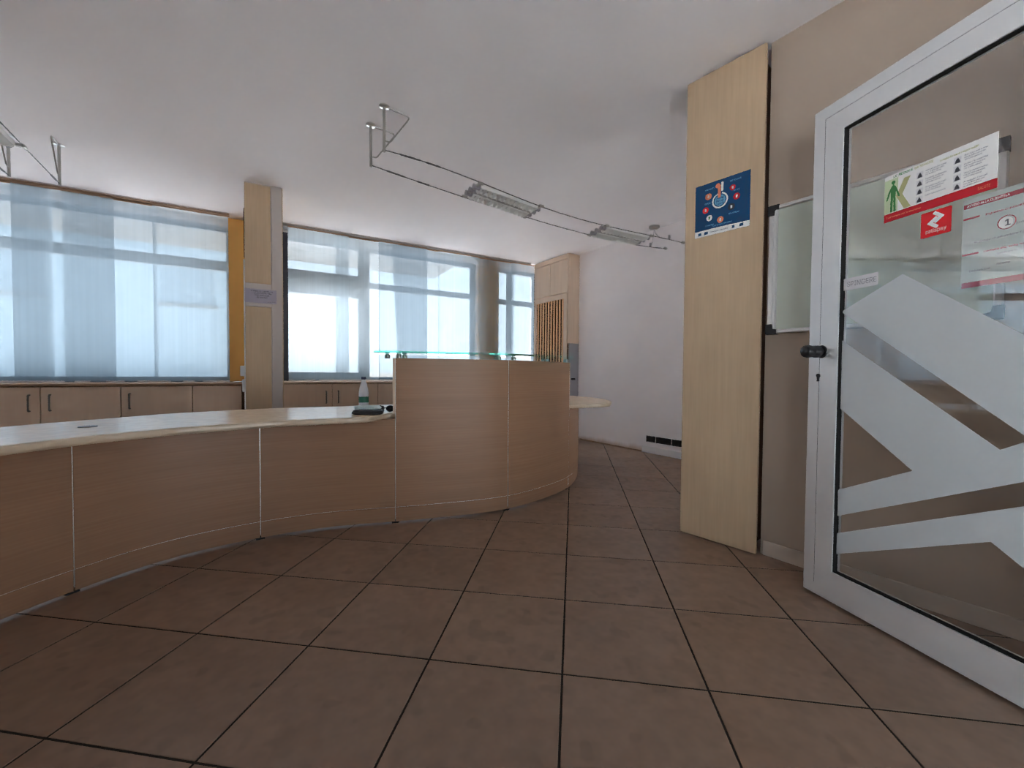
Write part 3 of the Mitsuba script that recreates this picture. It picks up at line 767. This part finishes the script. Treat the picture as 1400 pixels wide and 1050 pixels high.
def fixture(f1, f2, s0, s1, label, group=None):
    """a pair of louvred troughs slung between the wires f1 and f2"""
    t = thing('louvre_lamp', label, 'ceiling lamp', group)
    c = [f1(s0), f1(s1), f2(s0), f2(s1)]
    o = (c[0] + c[2]) / 2; e = (c[1] + c[3]) / 2 - o; L_ = np.linalg.norm(e); e = e / L_
    w = f1((s0 + s1) / 2) - f2((s0 + s1) / 2); W = np.linalg.norm(w); w -= e * (w @ e); w /= np.linalg.norm(w); n_ = np.cross(e, w)
    if n_[2] < 0: n_ = -n_
    M = np.eye(4); M[:3, 0] = e; M[:3, 1] = w; M[:3, 2] = n_; M[:3, 3] = o

    def B(*a, b=0.0):
        mm = box(*a, b=b); mm.apply_transform(M); mm.fix_normals(); return mm

    def K(a, b, r, n=14):
        mm = cyl(a, b, r, n); mm.apply_transform(M); return mm

    H = W / 2
    for sgn in (1, -1):
        y0 = sgn * 0.062
        parts = [B(0.04, L_ - 0.04, y0 - 0.042, y0 - 0.0395, -0.019, 0.014), B(0.04, L_ - 0.04, y0 + 0.0395, y0 + 0.042, -0.019, 0.014)]
        for i in range(13):
            x = 0.055 + (L_ - 0.11) * i / 12
            mm = box(x - 0.0008, x + 0.0008, y0 - 0.0415, y0 + 0.0415, -0.030, 0.004)
            parts.append((lambda q: (q.apply_transform(M), q.fix_normals(), q)[2])(mm))
        arc = [(y0 + 0.039 * math.cos(a), 0.006 + 0.014 * math.sin(a)) for a in np.linspace(0, np.pi, 9)]
        rf = sg.Polygon(arc + [(y, z + 0.002) for y, z in arc[::-1]])
        mm = extrude_polygon(rf, L_ - 0.08, engine='earcut')
        Q = np.array([[0, 0, 1, 0.04], [1, 0, 0, 0], [0, 1, 0, 0], [0, 0, 0, 1.0]]); mm.apply_transform(Q); mm.apply_transform(M)
        k = put(f'{t}__louvre', cat(*parts), 'm_louvre')
        put(f'{k}__reflector', mm, 'm_steel', 30)
        put(f'{k}__lamp_tube', K((0.05, y0, 0.004), (L_ - 0.05, y0, 0.004), 0.006, 10), 'm_white', 40)
    put(f'{t}__spine', B(0.02, L_ - 0.02, -0.010, 0.010, -0.018, 0.010, b=0.002), 'm_steel')
    for x in (0.02, L_ - 0.02):
        b = put(f'{t}__end_bar', B(x - 0.012, x + 0.012, -H + 0.012, H - 0.012, -0.006, 0.012, b=0.002), 'm_steel')
        for y in (-0.062, 0.0, 0.062):
            put(f'{b}__knob', K((x - 0.028, y, 0.0), (x + 0.028, y, 0.0), 0.019, 16), 'm_grey_metal', 40)
        for y in (-H, H):
            put(f'{b}__clamp', K((x - 0.02, y, 0.0), (x + 0.02, y, 0.0), 0.0115, 12), 'm_steel', 40)
    return t


t = thing('wire_light_system', 'pair of tensioned steel wires running from two ceiling posts to the far wall', 'lamp wires')
e1 = FAR.pt(1.69, 2.478, 0.006); e2 = FAR.pt(1.46, 2.47, 0.006)
W1s, W2s = np.array([-0.86, 2.80]), np.array([-1.02, 3.01])
def w_pts(a, zz, b, sags):
    out = [(0.0, a[0], a[1], zz)]
    for s, z in sags: out.append((s, *(np.array(a) + (b[:2] - np.array(a)) * s), z))
    out.append((1.0, b[0], b[1], b[2])); return out
f1 = wire(t, w_pts(W1s, 2.452, e1, [(0.22, 2.437), (0.40, 2.395), (0.68, 2.412)]))
f2 = wire(t, w_pts(W2s, 2.456, e2, [(0.20, 2.415), (0.41, 2.388), (0.64, 2.385), (0.88, 2.425)]))
post(t, W1s, 2.452, e1[:2] - W1s); post(t, W2s, 2.456, e2[:2] - W2s)
turnbuckle(t, f1, 0.03, 0.075); turnbuckle(t, f1, 0.085, 0.12); turnbuckle(t, f2, 0.03, 0.075); turnbuckle(t, f2, 0.10, 0.13); turnbuckle(t, f2, 0.94, 0.97)
for e_ in (e1, e2):
    put(f'{t}__wall_anchor', cyl(e_ - FAR.n * 0.005, e_ + FAR.n * 0.026, 0.016, 14), 'm_steel', 40)
fixture(f1, f2, 0.212, 0.398, 'silver louvred twin lamp slung between the wires nearer the ceiling posts', 'louvred lamps on the wires')
fixture(f1, f2, 0.625, 0.835, 'silver louvred twin lamp slung between the wires nearer the far wall', 'louvred lamps on the wires')
# feed box at the ceiling with thin leads to the wires
t = thing('ceiling_feed', 'small chrome ceiling box with thin leads down to the lamp wires', 'power feed')
cp = FAR.pt(1.36, 0, 0.10)
mm = lathe([(0, 0), (0.05, 0.0), (0.062, 0.008), (0.062, 0.026), (0, 0.026)]); mm.apply_translation((cp[0], cp[1], CEIL - 0.0265)); put(f'{t}__canopy', mm, 'm_steel', 40)
for f, s in ((f1, 0.92), (f2, 0.915)):
    q = f(s)
    pts = [cp + [0, 0, CEIL - 0.026], cp + (q - cp) * 0.25 * np.array([1, 1, 0]) + [0, 0, 2.60], cp * [0.35, 0.35, 0] + q * [0.65, 0.65, 0] + [0, 0, q[2] + 0.05], q + [0, 0, 0.012]]
    cs = CubicSpline(range(4), np.array(pts)); put(f'{t}__lead', tube(cs(np.linspace(0, 3, 16)), 0.003, 6), 'm_grey_metal', 60)
    put(f'{t}__connector', cyl(q + [0, 0, 0.004], q + [0, 0, 0.045], 0.013, 12), 'm_grey_metal', 40)

# second pair of wires on the left
t = thing('wire_light_system', 'pair of steel lamp wires with two ceiling posts at the upper left edge', 'lamp wires')
dL = np.array([0.5606, -0.828]); A1 = np.array([-3.56, 3.30]); A2 = np.array([-3.80, 3.17])
Lw = 3.3
g1 = wire(t, [(0.0, A1[0], A1[1], 2.438), (0.25, *(A1 + dL * Lw * 0.25), 2.42), (0.5, *(A1 + dL * Lw * 0.5), 2.41), (1.0, *(A1 + dL * Lw), 2.44)])
g2 = wire(t, [(0.0, A2[0], A2[1], 2.438), (0.25, *(A2 + dL * Lw * 0.25), 2.42), (0.5, *(A2 + dL * Lw * 0.5), 2.41), (1.0, *(A2 + dL * Lw), 2.44)])
for P_, sg_ in ((A1, -1), (A2, -1)): post(t, P_, 2.438, -dL if False else dL)
for P_ in (A1 + dL * Lw, A2 + dL * Lw): post(t, P_, 2.44, -dL)
turnbuckle(t, g1, 0.02, 0.06); turnbuckle(t, g2, 0.02, 0.06)
fixture(g1, g2, 0.205, 0.40, 'silver louvred lamp cut off by the upper left edge of the photo')

# ------------------------------------------------------------------ tall wooden panel and poster
PAN = Frame((1.048, 2.554), math.degrees(math.atan2(2.227 - 2.554, 1.324 - 1.048)))
PW = float(np.hypot(2.227 - 2.554, 1.324 - 1.048))
t = thing('wooden_panel', 'tall maple panel from floor to ceiling with a blue poster, beside the whiteboard', 'panel')
put(f'{t}__board', PAN.box(0, PW, 0.006, 2.722, -0.018, 0, b=0.0012), 'm_wood_maple')
put(f'{t}__core', cat(PAN.box(0.03, PW - 0.05, 0.02, 2.72, -0.26, -0.0185)), 'm_dark_wood')
put(f'{t}__side_strip', PAN.box(PW - 0.0495, PW - 0.004, 0.09, 2.66, -0.036, -0.0185), 'm_wood_edge')

PO = Frame(PAN.pt(0.062, 0, 0.0)[:2], math.degrees(math.atan2(PAN.e[1], PAN.e[0])))
t = thing('blue_poster', 'dark blue poster with a white ring and round icons on the tall wooden panel', 'poster')
pz0, pw, ph = 1.786, 0.302, 0.302
put(f'{t}__sheet', PO.box(0, pw, pz0, pz0 + ph, 0.0004, 0.0014), 'm_blue')
put(f'{t}__footer', PO.poly([(0, pz0), (pw, pz0), (pw, pz0 + 0.030), (0.2, pz0 + 0.034), (0.1, pz0 + 0.036), (0, pz0 + 0.035)], 0.0014, 0.0004), 'm_paper')


def disc(x, y, r, hole=0.0, a0=0, a1=360):
    g_ = sg.Point(x, y).buffer(r, 20)
    return g_.difference(sg.Point(x, y).buffer(hole, 20)) if hole else g_


cx, cy = 0.142, pz0 + 0.185
ring = disc(cx, cy, 0.044, 0.036).difference(sg.box(cx - 0.008, cy + 0.02, cx + 0.010, cy + 0.06))
put(f'{t}__ring', PO.poly(ring, 0.0014, 0.0005), 'm_paper')
put(f'{t}__ring_disc', PO.poly(disc(cx, cy, 0.031), 0.0014, 0.0003), 'm_blue_light')
for i in range(3): put(f'{t}__ring_text', PO.text(('PASSI', 'PER LA', 'SALUTE')[i], 0.010, cx - 0.020, cy + 0.009 - i * 0.016, 0.0017, 0.0003, True, w=0.040), 'm_blue')
put(f'{t}__figure', PO.poly(unary_union([sg.box(cx - 0.012, cy + 0.016, cx + 0.004, cy + 0.085), disc(cx - 0.012, cy + 0.085, 0.014)]), 0.0014, 0.0006), 'm_orange')
put(f'{t}__figure', PO.poly(sg.box(cx + 0.006, cy + 0.050, cx + 0.018, cy + 0.100), 0.0014, 0.0006), 'm_paper')
icons = [(0.076, 0.225, 'm_orange', 0.019), (0.061, 0.150, 'm_red_bright', 0.018), (0.083, 0.100, 'm_paper', 0.017), (0.146, 0.075, 'm_orange', 0.018), (0.205, 0.130, 'm_ink', 0.019), (0.232, 0.180, 'm_red', 0.018), (0.210, 0.235, 'm_red', 0.016)]
for x, y, c_, r_ in icons:
    k = put(f'{t}__icon', PO.poly(disc(x, pz0 + y, r_), 0.0014, 0.0004), c_)
    put(f'{k}__icon_mark', PO.poly(sg.box(x - 0.004, pz0 + y - 0.008, x + 0.005, pz0 + y + 0.008), 0.0018, 0.0003), 'm_paper' if c_ != 'm_paper' else 'm_green')
for x, y, w_, s in ((0.058, 0.262, 0.05, 'MUOVITI'), (0.195, 0.270, 0.06, 'MANGIA SANO'), (0.215, 0.212, 0.03, 'BEVI'), (0.055, 0.182, 0.035, 'RIPOSA'), (0.060, 0.055, 0.05, 'CAMMINA'), (0.19, 0.090, 0.055, 'NON FUMARE'), (0.10, 0.045, 0.11, 'SCEGLI LA SALUTE OGNI GIORNO')):
    put(f'{t}__text_line', PO.text(s, 0.008, x, pz0 + y, 0.0014, 0.0004, True, w=w_), 'm_blue_light')
for x, w_ in ((0.02, 0.018), (0.055, 0.022), (0.21, 0.014), (0.25, 0.02)):
    put(f'{t}__emblem', PO.poly(sg.box(x, pz0 + 0.009, x + w_, pz0 + 0.025), 0.0018, 0.0003), 'm_blue')
put(f'{t}__text_line', PO.text('Promozione della salute', 0.008, 0.088, pz0 + 0.013, 0.0018, 0.0003, True, w=0.10), 'm_ink_soft')

# ------------------------------------------------------------------ whiteboard
t = thing('whiteboard', 'aluminium framed whiteboard with black corners on the beige wall behind the door', 'whiteboard')
w0, w1, h0, h1 = -0.022, 0.80, 1.195, 1.865
put(f'{t}__board', RW.box(w0 + 0.02, w1 - 0.02, h0 + 0.02, h1 - 0.02, 0.004, 0.016), 'm_whiteboard')
def rail(a, b, c, d): return RW.box(a, b, c, d, 0.001, 0.026, b=0.005)
put(f'{t}__frame', cat(rail(w0, w0 + 0.026, h0 + 0.03, h1 - 0.03), rail(w0 + 0.0265, w0 + 0.044, h0 + 0.012, h1 - 0.012), rail(w1 - 0.026, w1, h0 + 0.03, h1 - 0.03), rail(w0 + 0.03, w1 - 0.03, h0, h0 + 0.022), rail(w0 + 0.03, w1 - 0.03, h1 - 0.022, h1)), 'm_alu_strip')
for a, sx in ((w0, 1), (w1, -1)):
    for b, sy in ((h0, 1), (h1, -1)):
        q = [(a - sx * 0.003, b - sy * 0.003), (a + sx * 0.05, b - sy * 0.003), (a + sx * 0.05, b + sy * 0.022), (a + sx * 0.03, b + sy * 0.026), (a + sx * 0.026, b + sy * 0.05), (a - sx * 0.003, b + sy * 0.05)]
        put(f'{t}__corner', RW.poly(sg.Polygon(q).buffer(0.006).buffer(-0.006), 0.0008, 0.028), 'm_black')

# ------------------------------------------------------------------ glass door
DW, DH, ST, Z0 = 0.95, 2.128, 0.128, 0.014
t = 'door_1'
struct(t, 'open glass door in a silver aluminium frame with frosted bands')
D3 = 0.0; DB = -0.045
def miter(pts): return DOOR.poly(pts, DB, -DB)
put(f'{t}__stile', miter([(0, Z0), (ST, Z0 + ST), (ST, DH - ST), (0, DH)]), 'm_alu')
put(f'{t}__stile', miter([(DW, Z0), (DW, DH), (DW - ST, DH - ST), (DW - ST, Z0 + ST)]), 'm_alu')
put(f'{t}__rail', miter([(0.0006, DH), (ST + 0.0006, DH - ST), (DW - ST - 0.0006, DH - ST), (DW - 0.0006, DH)]), 'm_alu')
put(f'{t}__rail', miter([(0.0006, Z0), (DW - 0.0006, Z0), (DW - ST - 0.0006, Z0 + ST), (ST + 0.0006, Z0 + ST)]), 'm_alu')
gx0, gx1, gz0, gz1 = ST, DW - ST, Z0 + ST, DH - ST
put(f'{t}__groove', cat(DOOR.box(0.0495, 0.0515, Z0 + 0.052, DH - 0.052, 0.0, 0.0006), DOOR.box(0.0515, DW - 0.05, DH - 0.0515, DH - 0.0495, 0.0, 0.0006)), 'm_grey_metal')
gk = 0.0045
put(f'{t}__gasket', cat(DOOR.box(gx0, gx0 + gk, gz0, gz1, -0.026, -0.006), DOOR.box(gx1 - gk, gx1, gz0, gz1, -0.026, -0.006), DOOR.box(gx0 + gk, gx1 - gk, gz0, gz0 + gk, -0.026, -0.006), DOOR.box(gx0 + gk, gx1 - gk, gz1 - gk, gz1, -0.026, -0.006)), 'm_gasket')
GP = -0.020
put(f'{t}__pane', DOOR(trimesh.Trimesh(np.array([[gx0 + gk, gz0 + gk, GP], [gx1 - gk, gz0 + gk, GP], [gx1 - gk, gz1 - gk, GP], [gx0 + gk, gz1 - gk, GP]]), np.array([[0, 1, 2], [0, 2, 3]]), process=False)), 'm_door_pane')
ga, gb = gx0 + gk, gx1 - gk
frost = sg.Polygon([(0.10, 1.231), (0.348, 1.350), (0.85, 0.956), (0.85, 0.05), (0.10, 0.05)])
gapG = sg.Polygon([(0.05, 1.303), (0.69, 0.793), (0.625, 0.753), (0.05, 1.185)])
tri = sg.Polygon([(0.05, 0.901), (0.398, 0.636), (0.05, 0.450)])
bandC = sg.Polygon([(0.05, 0.340), (0.90, 0.784), (0.90, 0.712), (0.05, 0.266)])
low = sg.Polygon([(0.05, 0.178), (0.612, 0.464), (0.90, 0.27), (0.90, 0.0), (0.05, 0.0)])
fr = frost.difference(unary_union([gapG, tri, bandC, low])).intersection(sg.box(ga, gz0 + gk, gb, gz1 - gk))
for q in sorted(fr.geoms, key=lambda q: -q.area) if hasattr(fr, 'geoms') else [fr]:
    if q.area < 1e-4: continue
    v, f = trimesh.creation.triangulate_polygon(q, engine='earcut')
    mm = trimesh.Trimesh(np.c_[v, np.full(len(v), GP + 0.0015)], f, process=False)
    if mm.face_normals[0][2] < 0: mm.invert()
    k = put(f'{t}__frosting', DOOR(mm), 'm_frost'); labels[k] = {'label': 'frosted white film on the glass'}
# knob, rosette and keyhole
def lz(profile, x, y, z0=0.0):
    mm = lathe(profile); mm.apply_translation((x, y, z0)); return DOOR(mm)
KX, KZ = 0.060, 1.079
k = put(f'{t}__knob', lz([(0, 0.0065), (0.016, 0.0065), (0.019, 0.012), (0.025, 0.020), (0.027, 0.030), (0.0265, 0.040), (0.0215, 0.050), (0.0215, 0.056), (0.026, 0.062), (0.0275, 0.075), (0.025, 0.088), (0.019, 0.094), (0, 0.096)], KX, KZ), 'm_knob', 40)
labels[k] = {'label': 'round black door knob'}
put(f'{t}__knob__rosette', lz([(0, 0.0002), (0.026, 0.0002), (0.028, 0.003), (0.026, 0.0063), (0, 0.0063)], KX, KZ), 'm_knob', 40)
put(f'{t}__keyhole', DOOR.poly(unary_union([disc(0.047, 0.975, 0.009), sg.box(0.042, 0.950, 0.052, 0.975)]), 0.0, 0.003), 'm_black')
put(f'{t}__hinge', cat(*[DOOR(cyl((DW + 0.008, z, -0.02), (DW + 0.008, z + 0.1, -0.02), 0.0075, 12)) for z in (0.25, 1.05, 1.8)]), 'm_alu', 40)

# placard on the glass
ZS = GP + 0.0022
t = thing('safety_placard', 'white placard with green figure, small photos and a red bottom band on the glass door', 'sign')
s0, s1, b0, b1 = 0.281, 0.597, 1.556, 1.727
put(f'{t}__board', DOOR.box(s0, s1, b0 + 0.030, b1, ZS, ZS + 0.002), 'm_paper')
put(f'{t}__red_band', DOOR.box(s0, s1, b0, b0 + 0.0295, ZS, ZS + 0.002), 'm_red')
zt_ = ZS + 0.002
put(f'{t}__green_field', DOOR.box(s0 + 0.0005, s0 + 0.045, b0 + 0.031, b1 - 0.016, zt_, zt_ + 0.0003), 'm_green_pale')
put(f'{t}__chevron', DOOR.poly([(s0 + 0.085, b1 - 0.028), (s0 + 0.065, b1 - 0.028), (s0 + 0.040, b0 + 0.087), (s0 + 0.066, b0 + 0.032), (s0 + 0.088, b0 + 0.032), (s0 + 0.060, b0 + 0.087)], zt_ + 0.0003, 0.0003), 'm_olive')
fx, fy = s0 + 0.030, b0 + 0.036
fig = unary_union([sg.LineString([(fx, fy + 0.058), (fx, fy + 0.085)]).buffer(0.0085), sg.LineString([(fx - 0.005, fy), (fx - 0.004, fy + 0.056)]).buffer(0.0036), sg.LineString([(fx + 0.006, fy), (fx + 0.004, fy + 0.056)]).buffer(0.0036),
                   sg.LineString([(fx - 0.006, fy + 0.086), (fx - 0.014, fy + 0.068), (fx - 0.020, fy + 0.046)]).buffer(0.0028), sg.LineString([(fx + 0.006, fy + 0.086), (fx + 0.013, fy + 0.068), (fx + 0.019, fy + 0.050)]).buffer(0.0028),
                   sg.LineString([(fx, fy + 0.09), (fx, fy + 0.10)]).buffer(0.0025), disc(fx, fy + 0.105, 0.0065)])
put(f'{t}__figure', DOOR.poly(fig, zt_ + 0.0006, 0.0003), 'm_green')
put(f'{t}__title', DOOR.text('LE REGOLE', 0.008, s0 + 0.028, b1 - 0.013, zt_, 0.0004, True, w=0.062), 'm_green')
put(f'{t}__title', DOOR.text('DA SEGUIRE', 0.008, s0 + 0.096, b1 - 0.013, zt_, 0.0004, True, w=0.055), 'm_olive')
put(f'{t}__subtitle', DOOR.text('comportamenti responsabili', 0.006, s0 + 0.170, b1 - 0.022, zt_, 0.0004, True, w=0.10), 'm_olive')
TX = ('Evita abbracci e strette', 'Mantieni la distanza', 'Lava spesso le mani', 'Copri bocca e naso')
TY = ('Non toccarti il viso', 'Pulisci le superfici', 'Usa la mascherina', 'Arieggia i locali')
for col, (px_, tt) in enumerate(((s0 + 0.103, TX), (s0 + 0.208, TY))):
    for i in range(4):
        y = b1 - 0.052 - 0.0285 * i
        k = put(f'{t}__photo', DOOR.box(px_, px_ + 0.020, y, y + 0.022, zt_, zt_ + 0.0004), 'm_white_grey')
        put(f'{k}__dark_shape', DOOR.poly(sg.Polygon([(px_ + 0.003, y + 0.002), (px_ + 0.018, y + 0.002), (px_ + 0.015, y + 0.012), (px_ + 0.011, y + 0.019), (px_ + 0.006, y + 0.013)]), zt_ + 0.0004, 0.0003), 'm_ink')
        for r_ in range(3 if i < 3 or col else 1):
            put(f'{t}__text_line', DOOR.text(tt[i] if r_ == 0 else 'con le altre persone', 0.0042, px_ + 0.027, y + 0.0165 - 0.0072 * r_, zt_, 0.0003, True, w=(0.058, 0.052, 0.044)[r_]), 'm_ink_soft')
put(f'{t}__text_line', DOOR.text('Tutti insieme per la sicurezza', 0.006, s0 + 0.008, b0 + 0.012, zt_, 0.0003, True, w=0.11), 'm_orange')
put(f'{t}__text_line', DOOR.text('SALUTE', 0.009, s1 - 0.045, b0 + 0.010, zt_, 0.0003, True, w=0.03), 'm_orange')
# red payment sticker
t = thing('red_sticker', 'small red sticker with a white arrow emblem on the glass under the placard', 'sticker')
q0, q1, r0, r1 = 0.401, 0.487, 1.459, 1.546
put(f'{t}__sheet', DOOR.poly(sg.box(q0 + 0.004, r0 + 0.004, q1 - 0.004, r1 - 0.004).buffer(0.004), ZS, 0.0008), 'm_red_bright')
cx, cy = (q0 + q1) / 2, r0 + 0.054
a_ = sg.LineString([(cx - 0.006, cy + 0.026), (cx + 0.016, cy + 0.008), (cx - 0.004, cy - 0.008)]).buffer(0.0055, join_style=2, cap_style=2)
b_ = sg.LineString([(cx + 0.006, cy - 0.026), (cx - 0.016, cy - 0.008), (cx + 0.004, cy + 0.008)]).buffer(0.0055, join_style=2, cap_style=2)
put(f'{t}__emblem', DOOR.poly(unary_union([a_, b_]), ZS + 0.0008, 0.0004), 'm_paper')
put(f'{t}__lettering', DOOR.text('satispay', 0.013, q0 + 0.013, r0 + 0.013, ZS + 0.0008, 0.0004, True, w=0.06), 'm_pink')
# push label
t = thing('push_label', 'white strip label reading SPINGERE on the glass beside the door frame', 'label')
put(f'{t}__strip', DOOR.box(ga + 0.001, 0.266, 1.328, 1.377, ZS, ZS + 0.0008), 'm_white_grey')
put(f'{t}__lettering', DOOR.text('SPINGERE', 0.020, ga + 0.014, 1.342, ZS + 0.0008, 0.0003, False, w=0.112), 'm_ink_soft')
# notice on the far side of the glass
NZ = GP - 0.0035
t = thing('notice_sheet', 'large white notice with dark red lines and a circled 1 behind the door glass', 'notice')
n0, n1, c0, c1 = 0.514, 0.80, 1.262, 1.548
put(f'{t}__sheet', DOOR.box(n0, n1, c0, c1, NZ, NZ + 0.0008), 'm_notice')
nz = NZ + 0.0008
put(f'{t}__header_bar', DOOR.box(n0 + 0.002, 0.662, c1 - 0.030, c1 - 0.016, nz, nz + 0.0003), 'm_maroon')
put(f'{t}__footer_bar', DOOR.box(n0 + 0.002, n1 - 0.002, c0, c0 + 0.018, nz, nz + 0.0003), 'm_maroon')
put(f'{t}__header_text', DOOR.text('AVVISO ALLA CLIENTELA', 0.007, n0 + 0.010, c1 - 0.026, nz + 0.0003, 0.0003, True, w=0.10), 'm_paper')
for y, s, w_ in ((0.220, 'Ingresso consentito a', 0.10), (0.105, 'persona alla volta nel locale', 0.12)):
    put(f'{t}__red_dash', DOOR.box(n0 + 0.002, n0 + 0.042, c0 + y, c0 + y + 0.006, nz, nz + 0.0003), 'm_maroon')
    put(f'{t}__text_line', DOOR.text(s, 0.006, n0 + 0.055, c0 + y, nz, 0.0003, True, w=w_), 'm_maroon')
    put(f'{t}__red_dash', DOOR.box(n0 + 0.19, n1 - 0.01, c0 + y - 0.006, c0 + y - 0.001, nz, nz + 0.0003), 'm_maroon')
put(f'{t}__circle', DOOR.poly(disc(n0 + 0.105, c0 + 0.182, 0.021, 0.0185), nz, 0.0003), 'm_maroon')
put(f'{t}__circle_field', DOOR.poly(disc(n0 + 0.103, c0 + 0.181, 0.0165), nz, 0.0002), 'm_paper')
put(f'{t}__number', DOOR.text('1', 0.018, n0 + 0.0985, c0 + 0.172, nz + 0.0003, 0.0003, True), 'm_ink')
for x, y, w_, s in ((0.125, 0.170, 0.12, 'persona alla volta'), (0.03, 0.140, 0.20, 'Si prega di attendere fuori il proprio turno'), (0.085, 0.090, 0.10, 'Grazie per la collaborazione'), (0.085, 0.058, 0.03, 'Grazie'), (0.14, 0.062, 0.07, 'La Direzione'), (0.02, 0.050, 0.05, 'Distanza 1 m')):
    put(f'{t}__text_line', DOOR.text(s, 0.006, n0 + x, c0 + y, nz, 0.0003, True, w=w_), 'm_ink_soft')
